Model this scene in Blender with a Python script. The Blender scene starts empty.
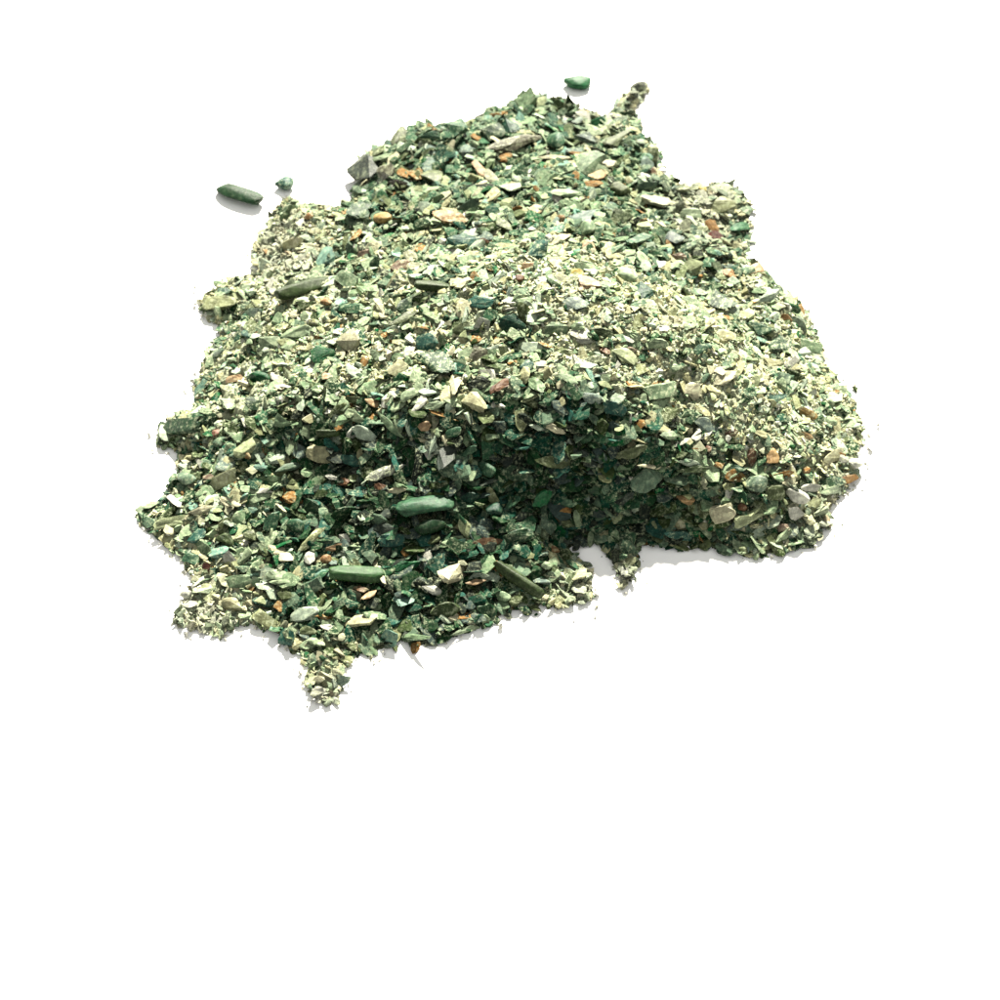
import bpy, bmesh, math, random
import numpy as np
from mathutils import Vector, Matrix

random.seed(7)
rng = np.random.default_rng(7)
C = bpy.context.scene

# ------------------------------------------------------------------ camera
PX = 0.1667 / 1000.0            # metres per photo pixel at the heap (photo is 1000 px wide)
PITCH = math.radians(50)        # camera looks down this much
FOV = math.radians(30)
DIST = 0.5 * 0.1667 / math.tan(FOV / 2)
fwd = np.array([0, math.cos(PITCH), -math.sin(PITCH)])
right = np.array([1.0, 0, 0])
up = np.array([0, math.sin(PITCH), math.cos(PITCH)])
cam_pos = -fwd * DIST
cam_data = bpy.data.cameras.new('camera')
cam_data.angle = FOV
cam_data.clip_start = 0.005
cam_data.clip_end = 100
cam_data.dof.use_dof = True
cam_data.dof.focus_distance = 0.295
cam_data.dof.aperture_fstop = 45
cam = bpy.data.objects.new('camera', cam_data)
C.collection.objects.link(cam)
cam.location = cam_pos
cam.rotation_euler = (math.pi / 2 - PITCH, 0, 0)
C.camera = cam

# ------------------------------------------------------------------ light and exposure
world = bpy.data.worlds.new('World')
C.world = world
world.use_nodes = True
bg = world.node_tree.nodes['Background']
bg.inputs['Color'].default_value = (0.97, 0.985, 1.0, 1)
bg.inputs['Strength'].default_value = 1.0
# a white light tent: bright overhead, dimmer towards its sides
_wn = world.node_tree.nodes; _wl = world.node_tree.links.new
_wc = _wn.new('ShaderNodeTexCoord'); _ws = _wn.new('ShaderNodeSeparateXYZ'); _wm = _wn.new('ShaderNodeMapRange'); _wv = _wn.new('ShaderNodeVectorMath')
_wm.inputs[1].default_value = 0.0; _wm.inputs[2].default_value = 1.0; _wm.inputs[3].default_value = 0.08; _wm.inputs[4].default_value = 0.66
_wv.operation = 'SCALE'; _wv.inputs[0].default_value = (1.0, 1.0, 0.95)
_wl(_wc.outputs['Generated'], _ws.inputs[0]); _wl(_ws.outputs['Z'], _wm.inputs[0]); _wl(_wm.outputs[0], _wv.inputs['Scale']); _wl(_wv.outputs[0], bg.inputs['Color'])


def area_lamp(name, loc, target, size, power, color):
    d = bpy.data.lights.new(name, 'AREA')
    d.shape = 'DISK'
    d.size = size
    d.energy = power
    d.color = color
    o = bpy.data.objects.new(name, d)
    C.collection.objects.link(o)
    o.location = loc
    o.rotation_euler = (Vector(target) - Vector(loc)).to_track_quat('-Z', 'Y').to_euler()
    return o


KEY_AZ, KEY_EL, KEY_D = math.radians(81), math.radians(40), 2.0     # azimuth from +X, behind the heap
key_loc = (KEY_D * math.cos(KEY_EL) * math.cos(KEY_AZ), KEY_D * math.cos(KEY_EL) * math.sin(KEY_AZ), KEY_D * math.sin(KEY_EL))
area_lamp('key_lamp', key_loc, (0, 0.02, 0.01), 0.10, 245, (1.0, 0.94, 0.81))

C.view_settings.view_transform = 'Standard'
C.view_settings.look = 'None'
C.view_settings.exposure = 0.6
C.view_settings.gamma = 1
C.view_settings.use_curve_mapping = False
C.render.engine = 'CYCLES'
C.cycles.max_bounces = 5
C.cycles.diffuse_bounces = 3
C.cycles.use_denoising = True


# ------------------------------------------------------------------ photo pixel <-> place
FPX = 500.0 / math.tan(FOV / 2)


def ray(u, v):
    d = fwd * FPX + right * (u - 500.0) + up * (500.0 - v)
    return d / np.linalg.norm(d)


def at_height(u, v, z):
    d = ray(u, v)
    t = (z - cam_pos[2]) / d[2]
    return cam_pos + d * t


def to_px(P):
    q = P - cam_pos
    w = q @ fwd
    return 500 + FPX * (q @ right) / w, 500 - FPX * (q @ up) / w


# ------------------------------------------------------------------ the footprint and the height of the heap
OUT = [(258,243),(270,222),(285,200),(300,205),(318,207),(335,212),(352,205),(357,185),(356,165),(368,157),(385,152),(400,140),
(415,130),(432,128),(450,133),(465,130),(480,120),(497,112),(512,105),(522,97),(540,98),(558,97),(570,104),(580,112),(596,114),
(612,118),(618,108),(622,98),(632,88),(645,84),(648,92),(640,103),(634,112),(637,125),(645,135),(655,150),(658,170),(664,180),
(680,184),(695,190),(712,184),(730,188),(745,200),(753,210),(750,228),(748,245),(745,260),(760,270),(775,285),(790,300),(800,310),
(812,325),(822,350),(830,375),(845,395),(858,420),(862,440),(855,460),(858,475),(845,490),(830,505),(828,530),(815,545),(795,552),
(770,556),(745,558),(715,552),(690,548),(665,548),(645,548),(638,546),(637,562),(633,582),(623,590),(616,580),(613,562),(603,549),(588,543),
(572,549),(578,562),(590,575),(597,590),(590,603),(570,608),(550,605),(530,612),(510,612),(497,622),(480,630),(465,632),(450,640),
(430,648),(415,648),(400,643),(380,652),(360,655),(345,668),(338,690),(330,706),(318,703),(310,690),(308,672),(300,655),(288,652),
(280,640),(268,628),(250,626),(225,636),(205,632),(180,628),(176,618),(187,600),(195,585),(190,570),(175,555),(160,540),(145,528),
(136,515),(148,508),(165,498),(175,480),(180,465),(175,450),(158,445),(160,432),(175,420),(190,412),(195,395),(200,380),(205,362),
(215,345),(222,330),(210,320),(202,308),(207,295),(225,285),(245,280),(258,270),(252,258)]
_o = np.array(OUT, float)
for _ in range(2):          # the traced outline, then broken up the way loose chips break an edge
    _m = (_o + np.roll(_o, -1, 0)) / 2 + rng.normal(0, 2.2, _o.shape) * (0.9 if _ == 0 else 0.6)
    _o = np.stack([_o, _m], 1).reshape(-1, 2)
poly = np.array([at_height(u, v, 0.0)[:2] for u, v in _o])

N = 420
lo = poly.min(0) - 0.006
hi = poly.max(0) + 0.006
gx = np.linspace(lo[0], hi[0], N)
gy = np.linspace(lo[1], hi[1], N)
GX, GY = np.meshgrid(gx, gy)


def signed_dist(x, y):
    """metres inside the footprint (negative outside)"""
    x = np.asarray(x, float); y = np.asarray(y, float)
    best = np.full(x.shape, 1e9); ins = np.zeros(x.shape, bool)
    for (ax, ay), (bx, by) in zip(poly, np.roll(poly, -1, 0)):
        ex, ey = bx - ax, by - ay
        t = np.clip(((x - ax) * ex + (y - ay) * ey) / (ex * ex + ey * ey), 0, 1)
        best = np.minimum(best, np.hypot(x - ax - t * ex, y - ay - t * ey))
        c = ((ay > y) != (by > y)) & (x < ex * (y - ay) / (ey if ey else 1e-12) + ax)
        ins ^= c
    return np.where(ins, best, -best)


# heights in mm where the photo shows that spot of the heap
HP = [(560,290,20.5),(480,285,18),(420,300,16),(620,310,20.5),(680,340,18.5),(740,390,15),(800,420,7.5),(840,440,3.5),
(300,320,9),(350,310,12),(240,370,6),(210,430,4.5),(165,500,2.5),(420,395,16.5),(500,384,19),(560,382,20.5),(600,386,20),(650,428,16.5),(560,425,15.5),(500,425,14),(610,440,14),(700,442,13),(760,440,10),
(720,480,8),(760,480,6.5),(340,398,14),(290,412,11),(390,430,12.5),(480,540,3),(430,560,3),(560,535,2.5),(620,530,2.5),(660,510,5.5),(700,515,4),(760,515,3.8),(700,540,1.3),(660,538,1.3),(770,540,1.5),
(545,470,10),(460,460,10),(600,490,6.5),(500,500,5.5),(400,475,7),(340,485,4),(290,480,4),(300,540,3),(250,560,2.5),(210,600,1.5),(320,620,2.2),(330,690,1.4),(400,620,2.2),(480,600,2),(570,590,1.3),
(400,180,7),(500,150,6),(560,200,12),(480,220,12),(600,130,4),(640,190,6.5),(680,240,9),(720,220,3.5),(330,250,5.5),(280,260,2.5),(380,240,9.5),
(790,340,6.5),(740,300,7.5),(640,100,1.3),(600,250,16),(225,300,2.5)]
HX = np.array([at_height(u, v, h / 1000) for u, v, h in HP])
HV = np.array([p[2] for p in HP]) / 1000


def idw(x, y, pts, vals, p=3.0, soft=0.004):
    num = np.zeros(np.shape(x)); den = np.zeros(np.shape(x))
    for (px, py), v in zip(pts, vals):
        w = 1.0 / ((x - px) ** 2 + (y - py) ** 2 + soft ** 2) ** (p / 2)
        num += w * v; den += w
    return num / den


SD = signed_dist(GX, GY)
H = idw(GX, GY, HX[:, :2], HV, 4.0, 0.005)
for _ in range(90):         # loose stone slumps to an even slope
    H[1:-1, 1:-1] = (H[:-2, 1:-1] + H[2:, 1:-1] + H[1:-1, :-2] + H[1:-1, 2:]) / 4
ramp = np.clip(SD / 0.008, 0, 1)
H = H * (0.06 + 0.94 * ramp ** 0.95)
bump = np.zeros_like(H)
for k in range(26):
    a = rng.uniform(0, 2 * math.pi); f = rng.uniform(250, 1100)
    bump += np.sin((GX * math.cos(a) + GY * math.sin(a)) * f + rng.uniform(0, 6.3)) * (0.20 * 400 / f)
H = H + bump * 0.00032 * ramp
H = np.where(SD > -0.0005, np.maximum(H, 0.0002), -0.0006)
for _ in range(3):   # soften
    H[1:-1, 1:-1] = (H[1:-1, 1:-1] * 2 + H[:-2, 1:-1] + H[2:, 1:-1] + H[1:-1, :-2] + H[1:-1, 2:]) / 6


def sample(G, x, y):
    fx = np.clip((np.asarray(x) - lo[0]) / (hi[0] - lo[0]) * (N - 1), 0, N - 1.001)
    fy = np.clip((np.asarray(y) - lo[1]) / (hi[1] - lo[1]) * (N - 1), 0, N - 1.001)
    i = fx.astype(int); j = fy.astype(int); a = fx - i; b = fy - j
    return (G[j, i] * (1 - a) + G[j, i + 1] * a) * (1 - b) + (G[j + 1, i] * (1 - a) + G[j + 1, i + 1] * a) * b


HS = H.copy()
for _ in range(40):
    HS[1:-1, 1:-1] = (HS[:-2, 1:-1] + HS[2:, 1:-1] + HS[1:-1, :-2] + HS[1:-1, 2:]) / 4
DHX = np.gradient(HS, gx, axis=1); DHY = np.gradient(HS, gy, axis=0)


def surf_normal(x, y):
    n = np.stack([-sample(DHX, x, y), -sample(DHY, x, y), np.ones(np.shape(x))], -1)
    return n / np.linalg.norm(n, axis=-1, keepdims=True)


def hit_surface(u, v):
    d = ray(u, v)
    t = (0.032 - cam_pos[2]) / d[2]
    t1 = (0 - cam_pos[2]) / d[2]
    P = cam_pos + d * np.linspace(t, t1, 500)[:, None]
    below = np.nonzero(P[:, 2] <= np.maximum(0.0, sample(H, P[:, 0], P[:, 1])))[0]
    return P[below[0]] if len(below) else P[-1]


# share of pale fine dust in the heap, where the photo shows it; low values also pick the painted hollow shade
DP = [(560,270,.95),(600,300,1),(650,320,1),(760,390,1),(560,330,.95),(430,270,.62),(300,340,.78),(240,385,.72),(350,320,.78),(280,380,.7),(340,370,.7),(390,310,.7),(700,330,.95),(640,350,.95),(740,410,1),(820,430,.9),
(480,170,.22),(600,200,.26),(400,200,.22),(640,240,.27),(540,120,.22),(440,150,.24),(560,160,.23),(500,480,.0),(580,440,.02),(560,500,.0),(400,450,.1),(340,470,.1),(640,500,.1),(300,430,.2),(260,460,.25),(420,520,.1),(330,520,.15),(450,560,.12),(220,500,.5),(330,600,.22),(420,600,.15),
(530,560,.12),(720,490,.4),(690,540,.25),(290,250,.9),(240,290,.8),(700,210,.6),(660,190,.3),(790,350,.8),(780,520,.5),(210,610,.85),(325,690,.7),(490,345,.7),
(570,595,.7),(620,570,.6),(400,350,.75),(440,380,.65),(380,270,.45),(640,100,.6),(460,240,.4)]
DX = np.array([hit_surface(u, v)[:2] for u, v, _ in DP]); DV = np.array([p[2] for p in DP])
DUST = idw(GX, GY, DX, DV, 4.0, 0.003)
patch = np.zeros_like(DUST)        # the powder lies in clumps and patches
for k in range(30):
    a = rng.uniform(0, 2 * math.pi); f = rng.uniform(900, 2600)
    patch += np.sin((GX * math.cos(a) + GY * math.sin(a)) * f + rng.uniform(0, 6.3))
DUST = np.clip(DUST + patch / patch.std() * 0.17 * np.clip((DUST - 0.25) / 0.3, 0, 1), 0, 1)


# ------------------------------------------------------------------ materials
def lin(h):
    c = [int(h[i:i + 2], 16) / 255 for i in (0, 2, 4)]
    return np.array([x / 12.92 if x <= 0.04045 else ((x + 0.055) / 1.055) ** 2.4 for x in c])


def stone_material(name, scale, rough, bump_strength, gloss, sss=0.0):
    m = bpy.data.materials.new(name); m.use_nodes = True
    nt = m.node_tree; L = nt.links.new; nd = nt.nodes
    b = nd['Principled BSDF']
    at = nd.new('ShaderNodeAttribute'); at.attribute_name = 'tint'
    sp = nd.new('ShaderNodeAttribute'); sp.attribute_name = 'speck'
    tc = nd.new('ShaderNodeTexCoord')
    n1 = nd.new('ShaderNodeTexNoise'); n1.inputs['Scale'].default_value = scale; n1.inputs['Detail'].default_value = 8; n1.inputs['Roughness'].default_value = 0.72
    L(tc.outputs['Object'], n1.inputs['Vector'])
    mr = nd.new('ShaderNodeMapRange'); mr.inputs[1].default_value = 0.3; mr.inputs[2].default_value = 0.7; mr.inputs[3].default_value = 0.35; mr.inputs[4].default_value = 1.65
    L(n1.outputs['Fac'], mr.inputs[0])
    mul = nd.new('ShaderNodeVectorMath'); mul.operation = 'SCALE'
    L(at.outputs['Color'], mul.inputs[0]); L(mr.outputs[0], mul.inputs['Scale'])
    # pale powder and crystal specks sticking to the stone
    n2 = nd.new('ShaderNodeTexNoise'); n2.inputs['Scale'].default_value = scale * 1.5; n2.inputs['Detail'].default_value = 7; n2.inputs['Roughness'].default_value = 0.78
    L(tc.outputs['Object'], n2.inputs['Vector'])
    th = nd.new('ShaderNodeMapRange'); th.inputs[1].default_value = 0.50; th.inputs[2].default_value = 0.62
    L(n2.outputs['Fac'], th.inputs[0])
    mm = nd.new('ShaderNodeMath'); mm.operation = 'MULTIPLY'; L(th.outputs[0], mm.inputs[0]); L(sp.outputs['Fac'], mm.inputs[1])
    mix = nd.new('ShaderNodeMix'); mix.data_type = 'RGBA'
    L(mm.outputs[0], mix.inputs[0]); L(mul.outputs[0], mix.inputs[6]); mix.inputs[7].default_value = (0.36, 0.40, 0.26, 1)
    L(mix.outputs[2], b.inputs['Base Color'])
    b.inputs['Roughness'].default_value = rough
    b.inputs['Specular IOR Level'].default_value = gloss
    if sss:
        b.inputs['Subsurface Weight'].default_value = sss
        b.inputs['Subsurface Radius'].default_value = (0.6, 1.0, 0.7)
        b.inputs['Subsurface Scale'].default_value = 0.0008
    bp = nd.new('ShaderNodeBump'); bp.inputs['Strength'].default_value = bump_strength; bp.inputs['Distance'].default_value = 0.0003
    L(n2.outputs['Fac'], bp.inputs['Height']); L(bp.outputs['Normal'], b.inputs['Normal'])
    return m


M_CHIP = stone_material('polished_stone', 900, 0.45, 0.45, 0.14)
M_GRAVEL = stone_material('crushed_stone', 1100, 0.6, 0.8, 0.05)
M_GRIT = stone_material('stone_grit', 2500, 0.85, 0.4, 0.02)

m_floor = bpy.data.materials.new('white_board'); m_floor.use_nodes = True
_n = m_floor.node_tree.nodes; _b = _n['Principled BSDF']
_tc = _n.new('ShaderNodeTexCoord'); _ns = _n.new('ShaderNodeTexNoise'); _ns.inputs['Scale'].default_value = 300
_r = _n.new('ShaderNodeMapRange'); _r.inputs[3].default_value = 0.88; _r.inputs[4].default_value = 0.91
m_floor.node_tree.links.new(_tc.outputs['Object'], _ns.inputs['Vector']); m_floor.node_tree.links.new(_ns.outputs['Fac'], _r.inputs[0])
_c = _n.new('ShaderNodeCombineColor')
for _k in range(3): m_floor.node_tree.links.new(_r.outputs[0], _c.inputs[_k])
m_floor.node_tree.links.new(_c.outputs[0], _b.inputs['Base Color'])
_b.inputs['Roughness'].default_value = 0.9
_b.inputs['Specular IOR Level'].default_value = 0.1

# ------------------------------------------------------------------ the surface it rests on
bm = bmesh.new()
bmesh.ops.create_grid(bm, x_segments=8, y_segments=8, size=6)
me = bpy.data.meshes.new('floor'); bm.to_mesh(me); bm.free()
me.materials.append(m_floor)
floor = bpy.data.objects.new('floor', me); C.collection.objects.link(floor)
floor['kind'] = 'structure'; floor['label'] = 'plain bright white surface under the heap of stone chips'

# ------------------------------------------------------------------ stone shapes (unit size: x long, y wide, z thick, -0.5..0.5)
def unit_stone(kind, n, seed, cuts=0, rough=0.05):
    r = random.Random(seed)
    bm = bmesh.new()
    for _ in range(n):
        a = r.uniform(0, 2 * math.pi)
        if kind == 'shard':        # angular flake: two broken faces, wide rim
            k = r.choice((0.78, 1.0, 1.0, 0.9)); z = r.choice((-1, 1)) * r.uniform(0.55, 1)
            x, y = math.cos(a) * k, math.sin(a) * k
            s = max(abs(x), abs(y)) if r.random() < 0.45 else 1.0
            x, y = x / s ** 0.6, y / s ** 0.6
            if r.random() < 0.35: z *= 0.3
        elif kind == 'splinter':   # pointed at both ends
            x = r.uniform(-1, 1); w = (1 - abs(x) ** 1.6); y = w * math.cos(a); z = w * math.sin(a)
        elif kind == 'lens':       # leaf shaped flake
            x = r.uniform(-1, 1); w = (1 - x * x) ** 0.75; y = w * r.choice((-1, 1)) * r.uniform(.7, 1); z = r.uniform(-1, 1) * 0.8 * (1 - abs(y) * 0.8) * w
        elif kind == 'bar':        # stout rod with blunt ends
            x = r.choice((-1, 1)) * r.uniform(0.0, 1) ** 0.4; w = 1 - 0.45 * abs(x) ** 6; y = w * math.cos(a); z = w * math.sin(a)
        elif kind == 'block':
            x, y, z = (r.choice((-1, 1)) * r.uniform(0.5, 1) for _ in range(3))
        else:                      # pebble
            z = r.uniform(-1, 1); q = math.sqrt(1 - z * z); x, y = q * math.cos(a), q * math.sin(a)
        bm.verts.new((x, y, z))
    if kind in ('splinter', 'lens'):
        bm.verts.new((-1, r.uniform(-.15, .15), 0)); bm.verts.new((1, r.uniform(-.15, .15), 0))
    res = bmesh.ops.convex_hull(bm, input=bm.verts)
    junk = [g for g in set(res['geom_interior']) | set(res['geom_unused']) if isinstance(g, bmesh.types.BMVert)]
    bmesh.ops.delete(bm, geom=junk, context='VERTS')
    if cuts:
        for _ in range(cuts):
            bmesh.ops.subdivide_edges(bm, edges=bm.edges[:], cuts=1, use_grid_fill=True)
        bmesh.ops.triangulate(bm, faces=bm.faces[:])
        bmesh.ops.smooth_vert(bm, verts=bm.verts, factor=0.5 if kind in ('bar', 'pebble') else 0.16, use_axis_x=True, use_axis_y=True, use_axis_z=True)
        kk = (1.5, 3.8) if kind in ('bar', 'pebble') else (2, 7)
        ph = [(Vector((r.uniform(-1, 1), r.uniform(-1, 1), r.uniform(-1, 1))) * r.uniform(*kk), r.uniform(0, 6.3)) for _ in range(7)]
        bend = r.uniform(-0.35, 0.35); tw = r.uniform(-0.25, 0.25)
        for v in bm.verts:
            d = sum(math.sin(v.co.dot(k) + p) for k, p in ph) / 7 * rough * 3 + r.uniform(-1, 1) * rough * 0.5
            v.co += v.normal * d
            v.co.z += bend * (v.co.x ** 2 - 0.3)
            v.co.y += tw * (v.co.x ** 2 - 0.3)
    bmesh.ops.recalc_face_normals(bm, faces=bm.faces)
    bmesh.ops.triangulate(bm, faces=bm.faces[:])
    bm.verts.index_update()
    V = np.array([v.co for v in bm.verts])
    F = np.array([[v.index for v in f.verts] for f in bm.faces], int)
    bm.free()
    V -= (V.max(0) + V.min(0)) / 2
    V /= (V.max(0) - V.min(0))
    return V, F


def mesh_from(name, V, F, tint, speck, mat, smooth=None):
    me = bpy.data.meshes.new(name)
    nv, nf = len(V), len(F)
    me.vertices.add(nv); me.vertices.foreach_set('co', np.ascontiguousarray(V, np.float32).ravel())
    me.loops.add(nf * 3); me.loops.foreach_set('vertex_index', np.ascontiguousarray(F, np.int32).ravel())
    me.polygons.add(nf); me.polygons.foreach_set('loop_start', np.arange(0, nf * 3, 3, dtype=np.int32))
    if smooth is not None: me.polygons.foreach_set('use_smooth', np.full(nf, smooth, bool))
    a = me.attributes.new('tint', 'FLOAT_COLOR', 'POINT')
    a.data.foreach_set('color', np.ascontiguousarray(np.concatenate([tint, np.ones((nv, 1))], 1), np.float32).ravel())
    s = me.attributes.new('speck', 'FLOAT', 'POINT'); s.data.foreach_set('value', np.ascontiguousarray(speck, np.float32))
    me.update(calc_edges=True)
    if smooth is None: me.polygons.foreach_set('use_smooth', np.zeros(nf, bool))
    me.materials.append(mat)
    return me


# ------------------------------------------------------------------ colours of the stones
COL = {
 'emerald': '0a6838', 'dark emerald': '064c38', 'dark green': '1b4a28', 'blackish green': '1a2a20', 'teal': '2f6a5c', 'mid green': '38694a',
 'bright green': '426f3c', 'sage': '88a67e', 'grey green': '6d8a70', 'pale sage': 'aec69e', 'mint': 'c4d8bf', 'pale green': 'a2b892',
 'lime': 'b8c596', 'olive': '64724a', 'dark olive': '3f552a', 'pale olive': 'a8b080', 'sand': 'cac99c', 'cream': 'e2dfba', 'white': 'e9ebdc',
 'yellow': 'd0bc60', 'golden': 'c4a462', 'amber': 'a27a44', 'orange': 'b38a5a', 'peach': 'd0ae84', 'tan': 'bd9a68', 'rust': '80583a',
 'brown': '77583c', 'dark brown': '3c2a22', 'red brown': '5f2416', 'red': '95634f', 'pink': 'b8a08a', 'grey': '8f9488', 'grey brown': '75745f',
 'dark grey': '46524a', 'blue grey': '84998f', 'slate': '4b5f5a', 'beige': 'b8bb9c', 'pale teal': '86b3a0'}
ALB = 0.275     # the hexes are how the stone looks well lit

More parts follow.
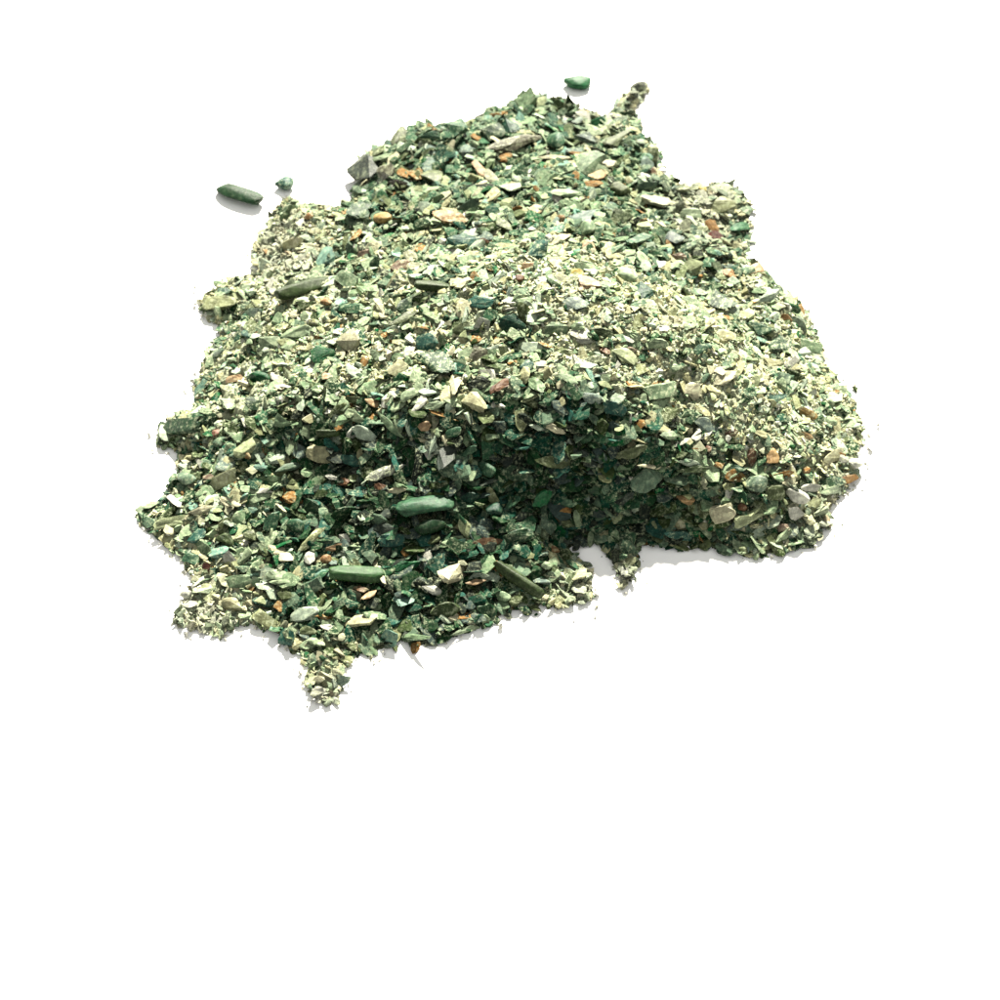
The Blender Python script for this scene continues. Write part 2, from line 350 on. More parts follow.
# hand read from the photo: u, v, long, wide, angle, colour, shape, own label (or None)
HERO = [
(240,199,46,17,-18,'dark green','bar','long dark green chip lying alone on white, left of the heap'),
(286,187,16,14,30,'teal','pebble','small round teal chip at the tip above the upper left spur'),
(577,87,28,11,-2,'emerald','pebble','emerald oval chip lying alone on white above the heap'),
(638,89,21,12,25,'grey','pebble','speckled grey chip ending the thin tail at the upper right'),
(618,103,8,13,70,'grey green','shard','thin upright grey green flake in the upper right tail'),
(618,113,13,9,-15,'dark green','shard','small dark green chip low in the upper right tail'),
(312,219,11,9,10,'orange','pebble','small orange grain on the pale grit of the upper left spur'),
(303,293,62,15,14,'dark olive','bar','long dark olive prism with pale top edge on the upper left slope'),
(225,295,15,9,-8,'dark emerald','lens','small dark emerald oval on pale grit at the left shoulder'),
(222,307,36,14,4,'pale olive','block',None),
(367,172,30,28,60,'dark grey','shard','large dark grey slab sticking out at the upper left corner'),
(328,260,19,21,80,'pale teal','shard',None),
(359,216,28,16,-5,'dark green','shard',None),
(366,255,17,10,10,'pink','shard',None),
(266,255,11,8,0,'orange','shard',None),
(265,243,15,9,-20,'lime','shard',None),
(560,108,22,15,-25,'dark olive','shard','dark olive triangular chip standing on the very top edge'),
(493,135,25,16,10,'dark green','shard',None),
(511,130,21,14,-10,'dark emerald','shard',None),
(514,147,62,14,13,'grey brown','splinter','long grey brown splinter near the top of the heap'),
(557,146,20,17,10,'mid green','pebble',None),
(584,143,17,14,15,'blue grey','block',None),
(553,160,37,6,0,'cream','splinter','thin white sliver lying level near the top of the heap'),
(589,167,28,29,50,'sage','shard','largest flat sage chip, five-sided, near the top right'),
(479,172,24,12,-58,'tan','shard','steeply tilted tan chip on the upper middle of the heap'),
(493,181,20,10,-40,'beige','shard',None),
(389,174,19,16,10,'grey brown','shard',None),
(397,183,30,7,5,'dark brown','splinter','black-brown sliver beneath the grey brown chip at the upper left'),
(473,190,26,10,8,'dark green','lens',None),
(435,180,22,17,-20,'olive','shard',None),
(449,221,41,15,-15,'tan','lens','mottled tan leaf-shaped flake on the upper slope'),
(385,221,17,13,-10,'golden','pebble','golden yellow pebble on the upper left slope'),
(424,226,19,14,0,'dark green','shard',None),
(475,219,23,10,-8,'dark olive','lens',None),
(462,243,32,14,-12,'teal','shard','sea green flat chip on the upper slope above the pale crest'),
(482,244,17,8,-5,'rust','lens',None),
(523,259,19,10,15,'mint','lens',None),
(540,255,17,25,70,'teal','shard','upright teal triangular chip at the edge of the pale crest'),
(528,269,19,12,20,'peach','shard',None),
(519,281,11,8,0,'rust','pebble',None),
(436,289,48,11,-5,'dark olive','bar','long dark olive log on the pale middle slope'),
(402,268,23,12,10,'brown','shard',None),
(578,274,17,9,-8,'yellow','shard','yellow chip on the pale crest'),
(589,247,16,12,-15,'peach','shard',None),
(536,213,17,10,0,'peach','shard',None),
(561,219,14,9,15,'orange','pebble',None),
(583,221,27,12,8,'blue grey','shard','blue grey flat chip above the pale crest'),
(588,234,16,13,0,'sage','pebble',None),
(596,179,18,12,20,'peach','shard','peach chip tucked under the largest sage chip'),
(607,167,16,10,-15,'cream','shard',None),
(564,196,42,9,-3,'pale sage','splinter','long pale sage sliver across the upper slope'),
(470,207,24,14,35,'grey green','shard',None),
(510,193,23,11,-5,'pale green','shard',None),
(651,160,13,25,80,'olive','shard','upright olive flake on the upper right edge'),
(652,174,15,12,10,'brown','shard',None),
(643,295,17,20,-60,'dark emerald','shard','saturated dark teal five-sided chip on the pale crest'),
(708,228,15,13,-20,'amber','shard',None),
(715,238,21,10,-20,'red brown','shard','dark red brown chip on the right shoulder'),
(738,230,20,10,12,'emerald','lens','small emerald leaf-shaped chip at the right shoulder edge'),
(678,258,19,14,-35,'pink','shard',None),
(687,251,11,13,60,'dark green','shard',None),
(752,272,19,12,8,'peach','block','peach block at the right edge below the shoulder'),
(728,277,16,10,-5,'orange','shard',None),
(672,242,17,15,20,'slate','shard',None),
(621,220,23,15,-10,'dark olive','shard',None),
(703,194,9,8,0,'yellow','pebble',None),
(719,305,28,20,-30,'dark green','shard','large deep green slab on the right upper slope'),
(659,268,13,8,-10,'white','shard',None),
(690,304,25,10,-18,'pale sage','lens',None),
(591,287,30,13,-3,'peach','shard','wide flat cream-peach flake on the pale crest'),
(706,276,15,7,5,'dark grey','shard',None),
(646,187,25,12,12,'grey green','shard',None),
(656,206,28,14,0,'beige','shard',None),
(324,358,25,20,20,'emerald','shard','bright emerald chip alone on the pale left slope'),
(299,335,28,12,5,'pale sage','block',None),
(250,336,15,10,-20,'teal','shard',None),
(237,380,20,9,12,'peach','shard',None),
(328,380,15,9,-5,'peach','shard',None),
(328,305,13,9,-20,'orange','pebble',None),
(186,429,45,17,8,'dark green','block','large dark green slab on the far left edge'),
(217,439,9,7,0,'red','pebble','tiny red grain beside the slab on the far left edge'),
(255,405,24,16,5,'dark green','shard',None),
(224,482,38,15,25,'pale olive','shard','pale olive wedge rising to the right on the left slope'),
(311,420,24,11,6,'sand','shard',None),
(266,494,15,8,-15,'white','shard',None),
(175,504,20,9,-45,'white','lens',None),
(203,511,28,8,15,'cream','splinter',None),
(232,505,23,9,-20,'cream','lens',None),
(320,455,27,18,-15,'sand','shard',None),
(365,433,27,14,-20,'mint','shard','pale mint faceted chip at the upper edge of the dark hollow'),
(328,431,25,8,3,'dark olive','bar',None),
(292,467,40,9,20,'grey green','splinter','long grey green splinter on the left slope'),
(346,510,36,15,4,'dark green','lens','dark green lens with pale tip left of the dark hollow'),
(346,483,13,10,-10,'rust','shard',None),
(333,479,14,6,-20,'white','lens',None),
(143,511,17,10,5,'pale green','shard','pale green chip at the leftmost tip of the heap'),
(169,524,35,12,10,'lime','block',None),
(297,527,19,15,-10,'mid green','pebble',None),
(211,478,13,7,10,'pink','shard',None),
(370,405,17,12,0,'peach','shard',None),
(354,400,15,8,-10,'olive','shard',None),
(515,323,28,18,10,'dark emerald','shard','dark emerald hexagonal chip standing out in the middle of the pale slope'),
(407,319,46,10,22,'olive','splinter','long bright olive splinter on the pale middle slope'),
(407,306,27,17,40,'dark green','shard',None),
(500,389,30,11,35,'rust','splinter','long rust orange shard at the brink of the dark hollow'),
(480,384,27,14,12,'blackish green','lens','black-green oval chip left of the rust orange shard'),
(457,389,14,23,80,'cream','shard','upright cream chip at the brink of the dark hollow'),
(477,405,25,18,-40,'sand','shard',None),
(478,358,25,18,-50,'grey brown','shard',None),
(498,350,25,9,5,'mint','lens',None),
(532,349,23,14,-20,'mint','shard',None),
(604,334,36,11,-12,'dark olive','lens','dark olive wedge on the pale right slope'),
(585,341,17,7,-5,'white','lens',None),
(606,354,15,7,-30,'rust','lens',None),
(595,363,27,10,8,'olive','shard',None),
(614,409,25,14,-15,'teal','shard','teal glassy chip at the right rim of the dark hollow'),
(539,426,23,8,-5,'mint','lens',None),
(554,428,26,8,-22,'cream','lens',None),
(554,462,42,12,-6,'olive','lens','olive lens with yellow edge inside the dark hollow'),
(425,511,60,17,6,'mid green','bar','largest rounded green rod, gherkin-like, in the dark hollow'),
(430,527,33,16,4,'dark green','pebble','dark green oval lying under the large green rod'),
(392,426,38,8,-45,'sage','splinter','sage splinter sloping down right beside the dark hollow'),
(425,426,15,12,10,'peach','shard',None),
(386,475,44,11,22,'grey','splinter','long speckled grey splinter above left of the large green rod'),
(381,488,13,8,-15,'rust','shard',None),
(395,491,26,8,12,'cream','splinter',None),
(418,470,14,50,88,'blackish green','splinter','upright black splinter dusted with white specks above the large green rod'),
(447,459,18,34,60,'dark grey','shard',None),
(428,345,22,22,40,'teal','shard',None),
(438,366,36,24,-35,'dark green','shard','broad dark green slab sunk in the pale middle slope'),
(528,368,15,14,0,'teal','shard',None),
(576,306,28,15,-5,'blue grey','shard',None),
(607,289,14,12,20,'sage','shard',None),
(659,393,36,16,12,'sage','block','sage speckled block on the pale right slope'),
(771,400,30,9,10,'pale teal','lens','light teal wing-shaped flake on the right slope'),
(782,381,18,15,-10,'grey green','shard',None),
(806,416,21,13,-20,'golden','shard','golden tan chip near the right edge'),
(771,366,20,11,-5,'sand','shard',None),
(785,319,15,10,10,'amber','shard',None),
(804,436,17,9,-10,'tan','shard',None),
(795,376,28,11,-40,'dark olive','shard',None),
(704,426,26,14,-20,'blue grey','shard',None),
(631,452,34,12,22,'olive','lens',None),
(645,481,36,23,25,'grey green','shard','large grey green triangle at the right of the dark hollow'),
(652,467,36,6,-3,'cream','splinter','thin cream sliver above the large grey green triangle'),
(693,468,36,8,5,'dark olive','splinter',None),
(772,459,18,16,60,'tan','shard',None),
(750,457,9,19,85,'brown','shard',None),
(796,496,25,14,-25,'white','pebble','cloudy white oval pebble on the lower right slope'),
(808,487,22,9,8,'white','shard',None),
(724,511,26,19,15,'cream','block','bumpy cream lump on the lower right slope'),
(743,506,12,11,60,'rust','pebble',None),
(748,519,32,13,10,'lime','block','pale lime block at the lower right'),
(845,481,22,9,20,'amber','shard','amber chip at the far right edge'),
(852,468,15,10,-15,'white','pebble',None),
(792,513,16,14,-50,'white','shard',None),
(784,527,14,9,10,'pink','shard',None),
(828,493,27,8,8,'pale green','lens',None),
(623,358,29,13,-22,'lime','shard',None),
(657,344,24,11,8,'pale green','shard',None),
(632,349,11,7,-15,'pink','shard',None),
(710,450,9,7,0,'red','pebble',None),
(731,433,13,9,-10,'brown','shard',None),
(779,348,22,19,50,'dark green','shard',None),
(680,535,36,10,-10,'teal','lens','teal lens along the lower right edge'),
(631,522,38,10,6,'dark green','lens',None),
(758,488,23,16,10,'grey green','pebble',None),
(688,462,24,8,-8,'mint','lens',None),
(776,493,19,18,30,'olive','shard',None),
(312,541,38,12,40,'pale olive','splinter','speckled pale olive splinter tilted up right on the lower slope'),
(326,560,13,11,10,'orange','pebble','orange pebble on the lower left slope'),
(332,548,20,8,8,'peach','shard',None),
(309,560,11,14,80,'white','shard',None),
(356,578,56,17,-4,'bright green','bar','long bright green prism on the lower slope'),
(379,573,8,33,-65,'cream','splinter',None),
(369,599,22,8,30,'peach','splinter','peach sliver below the long bright green prism'),
(361,594,17,6,-5,'brown','splinter',None),
(286,560,15,10,-5,'cream','shard',None),
(245,581,36,14,6,'sage','shard','flat mottled sage slab on the lower left slope'),
(275,577,22,12,15,'pale sage','shard',None),
(263,604,22,9,-10,'teal','lens',None),
(234,606,24,15,-25,'sand','shard',None),
(267,621,30,14,-30,'pale olive','block','speckled olive block at the lower left edge'),
(289,639,19,19,60,'teal','shard','faceted teal chip at the lower left edge'),
(326,630,16,7,-5,'white','lens',None),
(309,632,18,10,5,'olive','shard',None),
(319,646,20,12,-15,'pale green','shard',None),
(321,659,16,10,-20,'cream','shard',None),
(319,680,18,8,10,'cream','shard',None),
(319,693,13,14,60,'white','shard','white three-sided chip at the bottom tip of the heap'),
(332,686,16,8,-25,'pale sage','shard',None),
(209,568,9,10,60,'red brown','shard',None),
(306,616,30,14,15,'mint','shard',None),
(192,561,17,12,-10,'mid green','shard',None),
(361,624,36,10,6,'sand','block',None),
(189,595,11,10,0,'white','pebble',None),
(192,607,18,9,-10,'white','shard',None),
(390,541,27,14,5,'teal','shard',None),
(407,567,29,14,15,'emerald','lens','shiny emerald lens right of the long bright green prism'),
(450,576,28,18,10,'cream','block','cream lump below the dark hollow'),
(553,551,12,9,0,'orange','shard','orange chip beside the white bite in the lower edge'),
(520,579,60,13,-36,'dark olive','bar','long olive bar sloping down right at the lower edge'),
(487,542,32,8,4,'brown','splinter',None),
(479,575,22,8,8,'mint','lens',None),
(476,584,26,7,10,'peach','splinter',None),
(433,593,28,8,-20,'white','splinter',None),
(403,603,19,18,40,'pale teal','shard',None),
(503,598,16,10,-5,'sage','pebble',None),
(463,629,32,6,15,'pale sage','splinter','thin pale sage sliver along the bottom edge'),
(416,642,36,8,-5,'sage','splinter',None),
(453,618,12,8,30,'cream','shard',None),
(518,537,30,16,18,'dark green','block',None),
(545,568,11,8,0,'pale sage','pebble',None),
(624,545,17,28,80,'dark green','shard','dark green slab hanging into the white bite'),
(624,574,12,10,60,'grey','shard',None),
(487,611,22,17,-20,'dark green','shard',None),
(445,611,32,20,10,'dark olive','shard',None),
]
# short names of the chips that everyone can find; the others are told by them
NAME = {}
def short(label):
    for w in (' lying alone', ' at the', ' above', ' in the', ' low in', ' on the', ' on pale', ' sticking', ' standing', ' near', ' lying', ' beneath',
              ' tucked', ' across', ' alone', ' beside', ' rising', ' left of', ' with', ' inside', ' under', ' sloping', ' dusted', ' sunk', ' along', ' below',
              ' right of', ' tilted', ' hanging', ' ending', ', five', ', gherkin'):
        i = label.find(w)
        if i > 0: label = label[:i]
    return label


# medium chips that fill the gaps between the ones above
def zone_palette(d):
    if d > 0.6: return ['pale sage', 'sage', 'lime', 'sand', 'mint', 'pale olive', 'pale green', 'cream', 'mid green', 'grey green', 'sage']
    if d > 0.3: return ['sage', 'pale sage', 'mid green', 'grey green', 'pale green', 'sand', 'olive', 'teal', 'emerald', 'dark green', 'pale sage']
    return ['dark green', 'mid green', 'teal', 'grey green', 'sage', 'olive', 'dark emerald', 'blue grey', 'mid green', 'tan', 'dark olive', 'dark green', 'emerald']


taken = [(h[0], h[1], h[2]) for h in HERO]
tries = 0
while len(HERO) < 297 and tries < 20000:
    tries += 1
    u, v = random.uniform(150, 850), random.uniform(100, 650)
    p = hit_surface(u, v)
    if float(signed_dist(p[0], p[1])) < 0.003: continue
    Lp = random.uniform(18, 29)
    if any(math.hypot(u - a, v - b) < 0.5 * (Lp + c) + 3 for a, b, c in taken): continue
    d = float(sample(DUST, p[0], p[1]))
    if d > 0.7 and random.random() < 0.5: continue
    taken.append((u, v, Lp))
    HERO.append((u, v, Lp, Lp * random.uniform(0.38, 0.75), random.uniform(-40, 40), random.choice(zone_palette(d)), random.choice(('shard', 'shard', 'shard', 'lens', 'block', 'splinter', 'pebble')), None))

SHAPE_WORD = {'shard': 'chip', 'lens': 'leaf-shaped flake', 'bar': 'rod', 'pebble': 'pebble', 'block': 'block', 'splinter': 'splinter'}
landmarks = [(h[0], h[1], short(h[7])) for h in HERO if h[7]]
_cnt = {}
for l in landmarks: _cnt[l[2]] = _cnt.get(l[2], 0) + 1
landmarks = [l for l in landmarks if _cnt[l[2]] == 1]
used_labels = set(h[7] for h in HERO if h[7])


def auto_label(u, v, Lp, Wp, colour, shape):
    size = 'tiny' if Lp < 13 else 'small' if Lp < 19 else 'large' if Lp > 30 else 'mid-sized'
    colour = {'sand': 'sand coloured', 'lime': 'pale lime', 'mint': 'pale mint', 'slate': 'slate grey', 'pink': 'pinkish tan'}.get(colour, colour)
    base = f"{size} {colour} {SHAPE_WORD[shape]}"
    near = sorted(landmarks, key=lambda l: math.hypot(u - l[0], v - l[1]))
    for (lu, lv, ln) in near[:8]:
        a = math.degrees(math.atan2(lv - v, u - lu)) % 360
        word = ['to the right of', 'above right of', 'above', 'above left of', 'to the left of', 'below left of', 'below', 'below right of'][int((a + 22.5) // 45) % 8]
        close = 'just ' if math.hypot(u - lu, v - lv) < 40 else ''
        t = f"{base} {close}{word} the {ln}"
        if t not in used_labels and len(t.split()) <= 16:
            used_labels.add(t); return t
    return base + ' in the heap'


hero_ell = []          # ground x, y, radii in px, used to keep loose gravel from burying these
for i, (u, v, Lp, Wp, ang, colour, shape, label) in enumerate(HERO):
    p = hit_surface(u, v)
    on_floor = float(signed_dist(p[0], p[1])) < 0.0003
    view = cam_pos - p; depth = float(-view @ fwd); view = view / np.linalg.norm(view)
    s = depth / FPX                       # metres per pixel here
    if colour in ('peach', 'pink', 'orange', 'tan', 'rust'): s *= 0.88
    n = surf_normal(p[0], p[1]) if not on_floor else np.array([0, 0, 1.0])
    j = 0.12 if on_floor else 0.28
    n = 0.62 * n + 0.38 * view * (0 if on_floor else 1) + rng.normal(0, j, 3) * (0.3 if on_floor else 1)
    n /= np.linalg.norm(n)
    if n @ view < 0.35: n = n + view * 0.4; n /= np.linalg.norm(n)
    th = math.radians(ang)
    if Wp > Lp: Lp, Wp, th = Wp, Lp, (th if abs(ang) > 45 else th + math.pi / 2)
    dimg = math.cos(th) * right + math.sin(th) * up
    t = np.cross(view, dimg)              # plane through the view ray and the wanted image direction
    ax = np.cross(n, t); ax /= np.linalg.norm(ax)
    if ax @ dimg < 0: ax = -ax
    ay = np.cross(n, ax)
    fl = math.sqrt(max(0.25, 1 - (ax @ view) ** 2)); fw = math.sqrt(max(0.3, 1 - (ay @ view) ** 2))
    Lm, Wm = Lp * s / fl, Wp * s / fw
    Tm = {'shard': 0.27, 'lens': 0.3, 'bar': 0.7, 'pebble': 0.6, 'block': 0.42, 'splinter': 0.42}[shape] * Wm
    Tm = min(max(Tm, 0.0005), 0.0022)
    V, F = unit_stone(shape, {'shard': 13, 'lens': 16, 'bar': 26, 'pebble': 26, 'block': 13, 'splinter': 14}[shape], 1000 + i, 2, 0.03 if shape in ('pebble', 'bar') else 0.075)
    P = V * np.array([Lm, Wm, Tm])
    R = np.stack([ax, ay, n], 1)
    W = P @ R.T
    zlow = W[:, 2].min()
    lift = 0.40 * Tm + 0.0006
    loc = p + n * lift
    if on_floor: loc = np.array([p[0], p[1], -zlow - 0.00005])
    elif loc[2] + zlow < 0: loc[2] = -zlow
    d = float(sample(DUST, p[0], p[1]))
    tint = lin(COL[colour]) * ALB * rng.uniform(0.85, 1.12)
    speck = np.clip(rng.uniform(0.0, 0.4) + 0.3 * d, 0, 0.8)
    if colour in ('dark emerald', 'emerald', 'rust', 'amber', 'red brown'): speck *= 0.3
    if shape == 'bar': speck = 0.06
    if label and 'speck' in label: speck = 0.95
    me = mesh_from('stone_chip', W, F, np.tile(tint, (len(W), 1)), np.full(len(W), speck), M_CHIP)
    if shape in ('pebble', 'bar'): me.polygons.foreach_set('use_smooth', np.ones(len(F), bool))
    o = bpy.data.objects.new('stone_chip', me); C.collection.objects.link(o)
    o.location = loc
    o['label'] = label or auto_label(u, v, Lp, Wp, colour, shape)
    o['category'] = 'stone chip'
    o['group'] = 'larger stone chips lying in the heap'
    hero_ell.append((u, v, Lp / 2, Wp / 2, th))
hero_ell = np.array(hero_ell)


# ------------------------------------------------------------------ thousands of small chips: one mass
STEEP = np.sqrt(1 + DHX ** 2 + DHY ** 2); STEEP = np.minimum(STEEP, 2.2) / 2.2


# places where the spill at the edge is whitish quartz powder rather than green stone
WP = [(200,615,38),(325,695,24),(590,592,26),(624,575,14),(285,245,40),(705,200,38),(640,97,18),(835,525,32),(600,105,25)]


def whiten(xyz, tint):
    u, v = to_px(xyz)
    w = np.zeros(len(u))
    for a, b, r in WP: w = np.maximum(w, np.exp(-((u - a) ** 2 + (v - b) ** 2) / (r * r)))
    w = (w * rng.uniform(0.2, 0.95, len(u)))[:, None]
    return tint * (1 - w) + lin('c4c4b2') * ALB * w


def scatter(n, margin):
    out = np.zeros((0, 2))
    while len(out) < n:
        q = rng.uniform(lo, hi, (n, 2))
        out = np.concatenate([out, q[(sample(SD, q[:, 0], q[:, 1]) > margin) & (rng.random(n) < sample(STEEP, q[:, 0], q[:, 1]))]])
    return out[:n]


def under_hero(xyz, grow=0.0):
    u, v = to_px(xyz)
    m = np.zeros(len(u), bool)
    for (hu, hv, a, b, th) in hero_ell:
        du, dv = u - hu, hv - v
        x = du * math.cos(th) + dv * math.sin(th); y = -du * math.sin(th) + dv * math.cos(th)
        m |= (x / (a + grow)) ** 2 + (y / (b + grow)) ** 2 < 1
    return m


def assemble(protos, pos, nrm, tilt, dims, tint, speck):
    n = len(pos)
    nn = nrm + rng.normal(0, 1, (n, 3)) * tilt[:, None]
    nn /= np.linalg.norm(nn, axis=1, keepdims=True)
    r = rng.normal(0, 1, (n, 3)); ax = np.cross(nn, r); ax /= np.linalg.norm(ax, axis=1, keepdims=True)
    ay = np.cross(nn, ax)
    R = np.stack([ax, ay, nn], 2)                      # n,3,3
    which = rng.integers(0, len(protos), n)
    VV, FF, TT, SS, off = [], [], [], [], 0
    for k, (V, F) in enumerate(protos):
        idx = np.nonzero(which == k)[0]
        if not len(idx): continue
        P = V[None] * dims[idx][:, None, :]
        W = np.einsum('nij,nvj->nvi', R[idx], P) + pos[idx][:, None, :]
        low = W[:, :, 2].min(1)
        W[:, :, 2] += np.maximum(0, 0.00005 - low)[:, None]
        m, nv = len(idx), len(V)
        VV.append(W.reshape(-1, 3)); FF.append((F[None] + (np.arange(m) * nv)[:, None, None] + off).reshape(-1, 3))
        TT.append(np.repeat(tint[idx], nv, 0)); SS.append(np.repeat(speck[idx], nv))
        off += m * nv
    return np.concatenate(VV), np.concatenate(FF), np.concatenate(TT), np.concatenate(SS)


def pick_colours(d, n, darkset, paleset, paleP):
    dk = np.array([lin(COL[c]) for c in darkset]); pl = np.array([lin(COL[c]) for c in paleset])
    isp = rng.random(n) < paleP
    if n < 50000:            # shade of the front hollow put into the colour: darker stones there
        dp = np.array([lin(COL[c]) for c in HOLLOW_SHADE])
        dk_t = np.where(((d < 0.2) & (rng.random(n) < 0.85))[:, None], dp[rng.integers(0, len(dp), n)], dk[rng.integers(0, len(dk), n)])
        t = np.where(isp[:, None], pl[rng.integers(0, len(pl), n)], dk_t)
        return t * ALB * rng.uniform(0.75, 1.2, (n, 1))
    t = np.where(isp[:, None], pl[rng.integers(0, len(pl), n)], dk[rng.integers(0, len(dk), n)])
    return t * ALB * rng.uniform(0.75, 1.2, (n, 1))


HOLLOW_SHADE = ['dark green', 'dark emerald', 'blackish green', 'dark green', 'dark olive', 'slate', 'dark grey', 'mid green', 'teal', 'grey green', 'dark green', 'dark emerald']  # darker stone mix that paints shade into the front hollow
DARKS = ['dark green', 'dark green', 'mid green', 'mid green', 'dark olive', 'grey green', 'grey green', 'olive', 'dark olive', 'dark emerald', 'emerald', 'dark emerald', 'blackish green', 'grey green',
         'sage', 'blue grey', 'dark green', 'mid green', 'dark olive', 'grey green', 'pale sage', 'pale teal', 'pale green', 'dark green', 'olive', 'dark green', 'blackish green', 'dark emerald', 'sage', 'mid green', 'pale sage', 'dark green', 'amber', 'dark emerald']
PALES = ['pale sage', 'pale sage', 'sage', 'lime', 'sand', 'sand', 'cream', 'mint', 'pale olive', 'pale green', 'white', 'grey green', 'mint', 'beige', 'pale sage', 'sage', 'mint', 'pale green', 'sand']

n = 17000
xy = scatter(n, -0.0001)
d = sample(DUST, xy[:, 0], xy[:, 1]); sd = sample(SD, xy[:, 0], xy[:, 1])
z = sample(H, xy[:, 0], xy[:, 1])
size = np.exp(rng.normal(math.log(14.2), 0.36, n)).clip(6, 22) * PX * (1.12 - 0.22 * d) * np.clip(0.6 + sd / 0.004, 0.6, 1)
layer = rng.uniform(-0.9, 0.55, n) * 0.0011
layer -= np.where(under_hero(np.stack([xy[:, 0], xy[:, 1], z], 1), -1.0), 0.0017, 0)
nrm = surf_normal(xy[:, 0], xy[:, 1])
pos = np.stack([xy[:, 0], xy[:, 1], z], 1) + nrm * layer[:, None]
dims = np.stack([size * rng.uniform(0.9, 1.35, n), size * rng.uniform(0.45, 0.85, n), size * rng.uniform(0.10, 0.28, n)], 1)
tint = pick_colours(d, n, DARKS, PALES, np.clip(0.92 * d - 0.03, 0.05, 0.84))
tint = whiten(pos, tint * (1 + 0.22 * d[:, None]))
speck = np.clip(rng.uniform(0, 0.45, n) + 0.6 * d, 0, 0.95)
protos = [unit_stone(random.choice(('shard', 'shard', 'shard', 'shard', 'lens', 'lens', 'shard', 'splinter')), random.choice((9, 10, 12, 14)), 50 + k, 1, 0.05) for k in range(48)]
flat = 0.45 * nrm + np.array([0, 0, 0.55])        # flakes settle flatter than the slope they lie on
V, F, T, S = assemble(protos, pos, flat, rng.uniform(0.08, 0.5, n), dims, tint, speck)
me = mesh_from('gravel', V, F, T, S, M_GRAVEL)
gravel = bpy.data.objects.new('gravel', me); C.collection.objects.link(gravel)
gravel['kind'] = 'stuff'; gravel['category'] = 'gravel'
gravel['label'] = 'mass of small crushed green and pale stone chips making up the heap'

# ------------------------------------------------------------------ fine grit and dust, with the packed core of the heap
n = 56000
xy = scatter(int(n * 1.5), -0.0030)
d = sample(DUST, xy[:, 0], xy[:, 1])
_s = sample(SD, xy[:, 0], xy[:, 1])
keep = np.where(_s < 0, rng.random(len(xy)) < 0.5 * np.exp(_s / 0.0008), True) & (rng.random(len(xy)) < np.clip(0.04 + 0.96 * d ** 1.3, 0, 1))
xy = xy[keep][:n]; d = d[keep][:n]; n = len(xy)
sd = sample(SD, xy[:, 0], xy[:, 1]); z = sample(H, xy[:, 0], xy[:, 1])
size = np.exp(rng.normal(math.log(3.5), 0.52, n)).clip(1.5, 10) * PX * np.where(sd < 0, 0.6, 1)
nrm = surf_normal(xy[:, 0], xy[:, 1])
layer = rng.uniform(-0.6, 0.35, n) * 0.0010 + 0.0005 * d - 0.0002
layer -= np.where(under_hero(np.stack([xy[:, 0], xy[:, 1], z], 1), -2.0), 0.0009, 0)
pos = np.stack([xy[:, 0], xy[:, 1], z], 1) + nrm * layer[:, None]
dims = size[:, None] * rng.uniform(0.55, 1.25, (n, 3)) * np.array([1.1, 0.9, 0.65])
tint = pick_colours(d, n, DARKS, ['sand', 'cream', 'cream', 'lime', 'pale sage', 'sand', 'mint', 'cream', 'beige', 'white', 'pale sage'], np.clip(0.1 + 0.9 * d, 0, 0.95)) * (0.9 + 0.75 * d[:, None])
tint = whiten(pos, tint)
tint = np.where(((sd < 0) & (rng.random(n) < 0.85))[:, None], lin('d8d8cc') * ALB * 1.9, tint)
speck = rng.uniform(0, 0.4, n)
protos = [unit_stone(random.choice(('pebble', 'block', 'shard')), random.choice((7, 8, 9)), 500 + k) for k in range(24)]
V, F, T, S = assemble(protos, pos, nrm, rng.uniform(0.2, 1.0, n), dims, tint, speck)
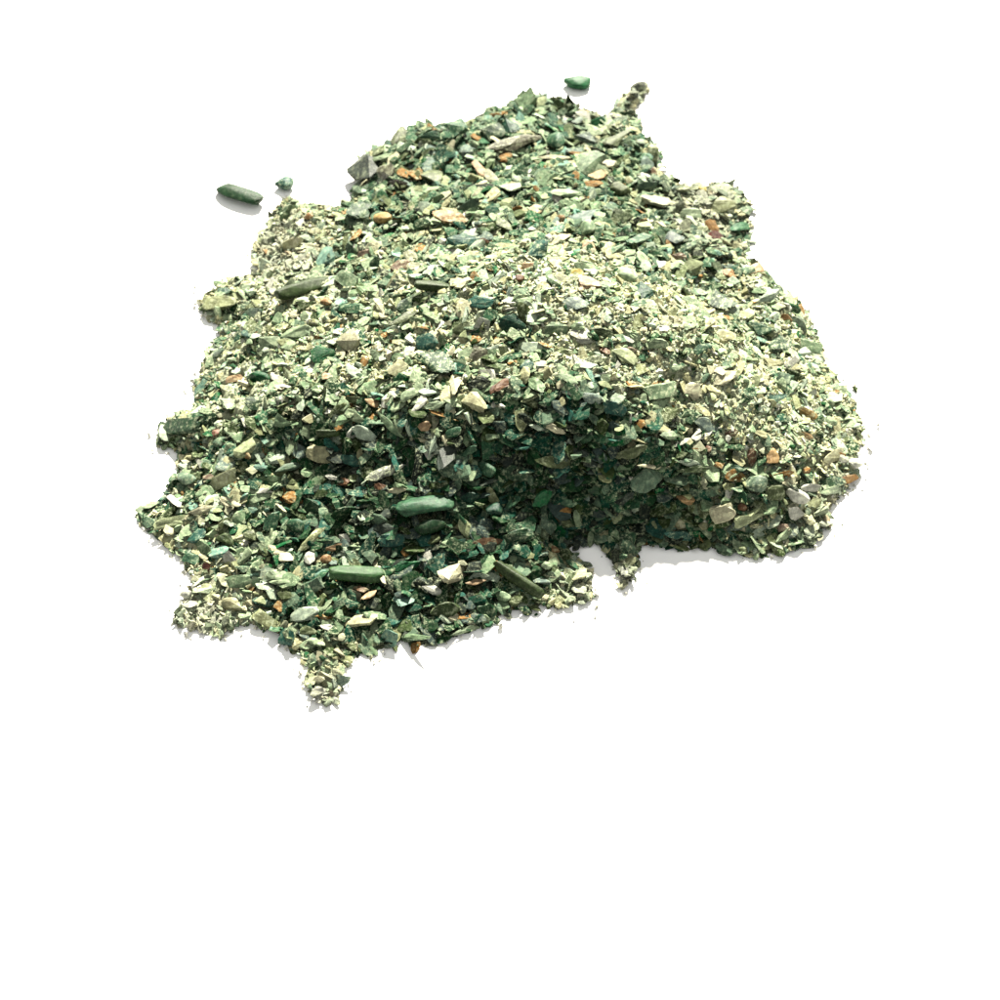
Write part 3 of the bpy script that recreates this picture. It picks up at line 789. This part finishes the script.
# packed core: powder that fills between the loose stones and, on the dusty crest, clumps over them
CN = 760
kx = np.linspace(lo[0], hi[0], CN); ky = np.linspace(lo[1], hi[1], CN)
cx, cy = np.meshgrid(kx, ky)


def smooth_noise(sigma):
    f = np.fft.fft2(rng.normal(0, 1, (CN, CN)))
    q = np.fft.fftfreq(CN)
    g = np.exp(-2 * (math.pi * sigma) ** 2 * (q[:, None] ** 2 + q[None, :] ** 2))
    r = np.fft.ifft2(f * g).real
    return r / r.std()


cd = sample(DUST, cx, cy); csd = sample(SD, cx, cy)
clump = 0.6 * smooth_noise(16) + 0.4 * smooth_noise(7)
level = -0.00105 + np.clip(cd - 0.2, 0, 1) * 0.0019 + clump * 0.00022 * (0.4 + cd)
cz = sample(H, cx, cy) + level + (0.00006 * smooth_noise(2.6) + 0.00011 * smooth_noise(0.9)) * (0.5 + cd)
ok = csd > 0.0004
cz = np.where(ok, np.maximum(cz, 0.0001), -0.0004)
ii = np.arange(CN * CN).reshape(CN, CN)
okq = (ok[:-1, :-1] | ok[1:, :-1] | ok[:-1, 1:] | ok[1:, 1:])
a, b, c, e = ii[:-1, :-1][okq], ii[:-1, 1:][okq], ii[1:, 1:][okq], ii[1:, :-1][okq]
CF = np.concatenate([np.stack([a, b, c], 1), np.stack([a, c, e], 1)])
used = np.unique(CF); remap = np.full(CN * CN, -1); remap[used] = np.arange(len(used))
CV = np.stack([cx.ravel(), cy.ravel(), cz.ravel()], 1)[used]; CF = remap[CF]
cm = np.clip(cd * 1.15, 0, 1).ravel()[used][:, None]
CT = (lin(COL['dark olive']) * 0.7 * (1 - cm) + lin('d3dab8') * cm) * ALB * (1 + 0.12 * smooth_noise(2.0).ravel()[used][:, None]).clip(0.6, 1.4)
CT = whiten(CV, CT)
F = np.concatenate([F, CF + len(V)]); V = np.concatenate([V, CV]); T = np.concatenate([T, CT]); S = np.concatenate([S, np.full(len(CV), 0.5)])
me = mesh_from('grit', V, F, T, S, M_GRIT)
grit = bpy.data.objects.new('fine_grit', me); C.collection.objects.link(grit)
grit['kind'] = 'stuff'; grit['category'] = 'grit'
grit['label'] = 'pale green and sand coloured fine grit and dust between the stone chips'
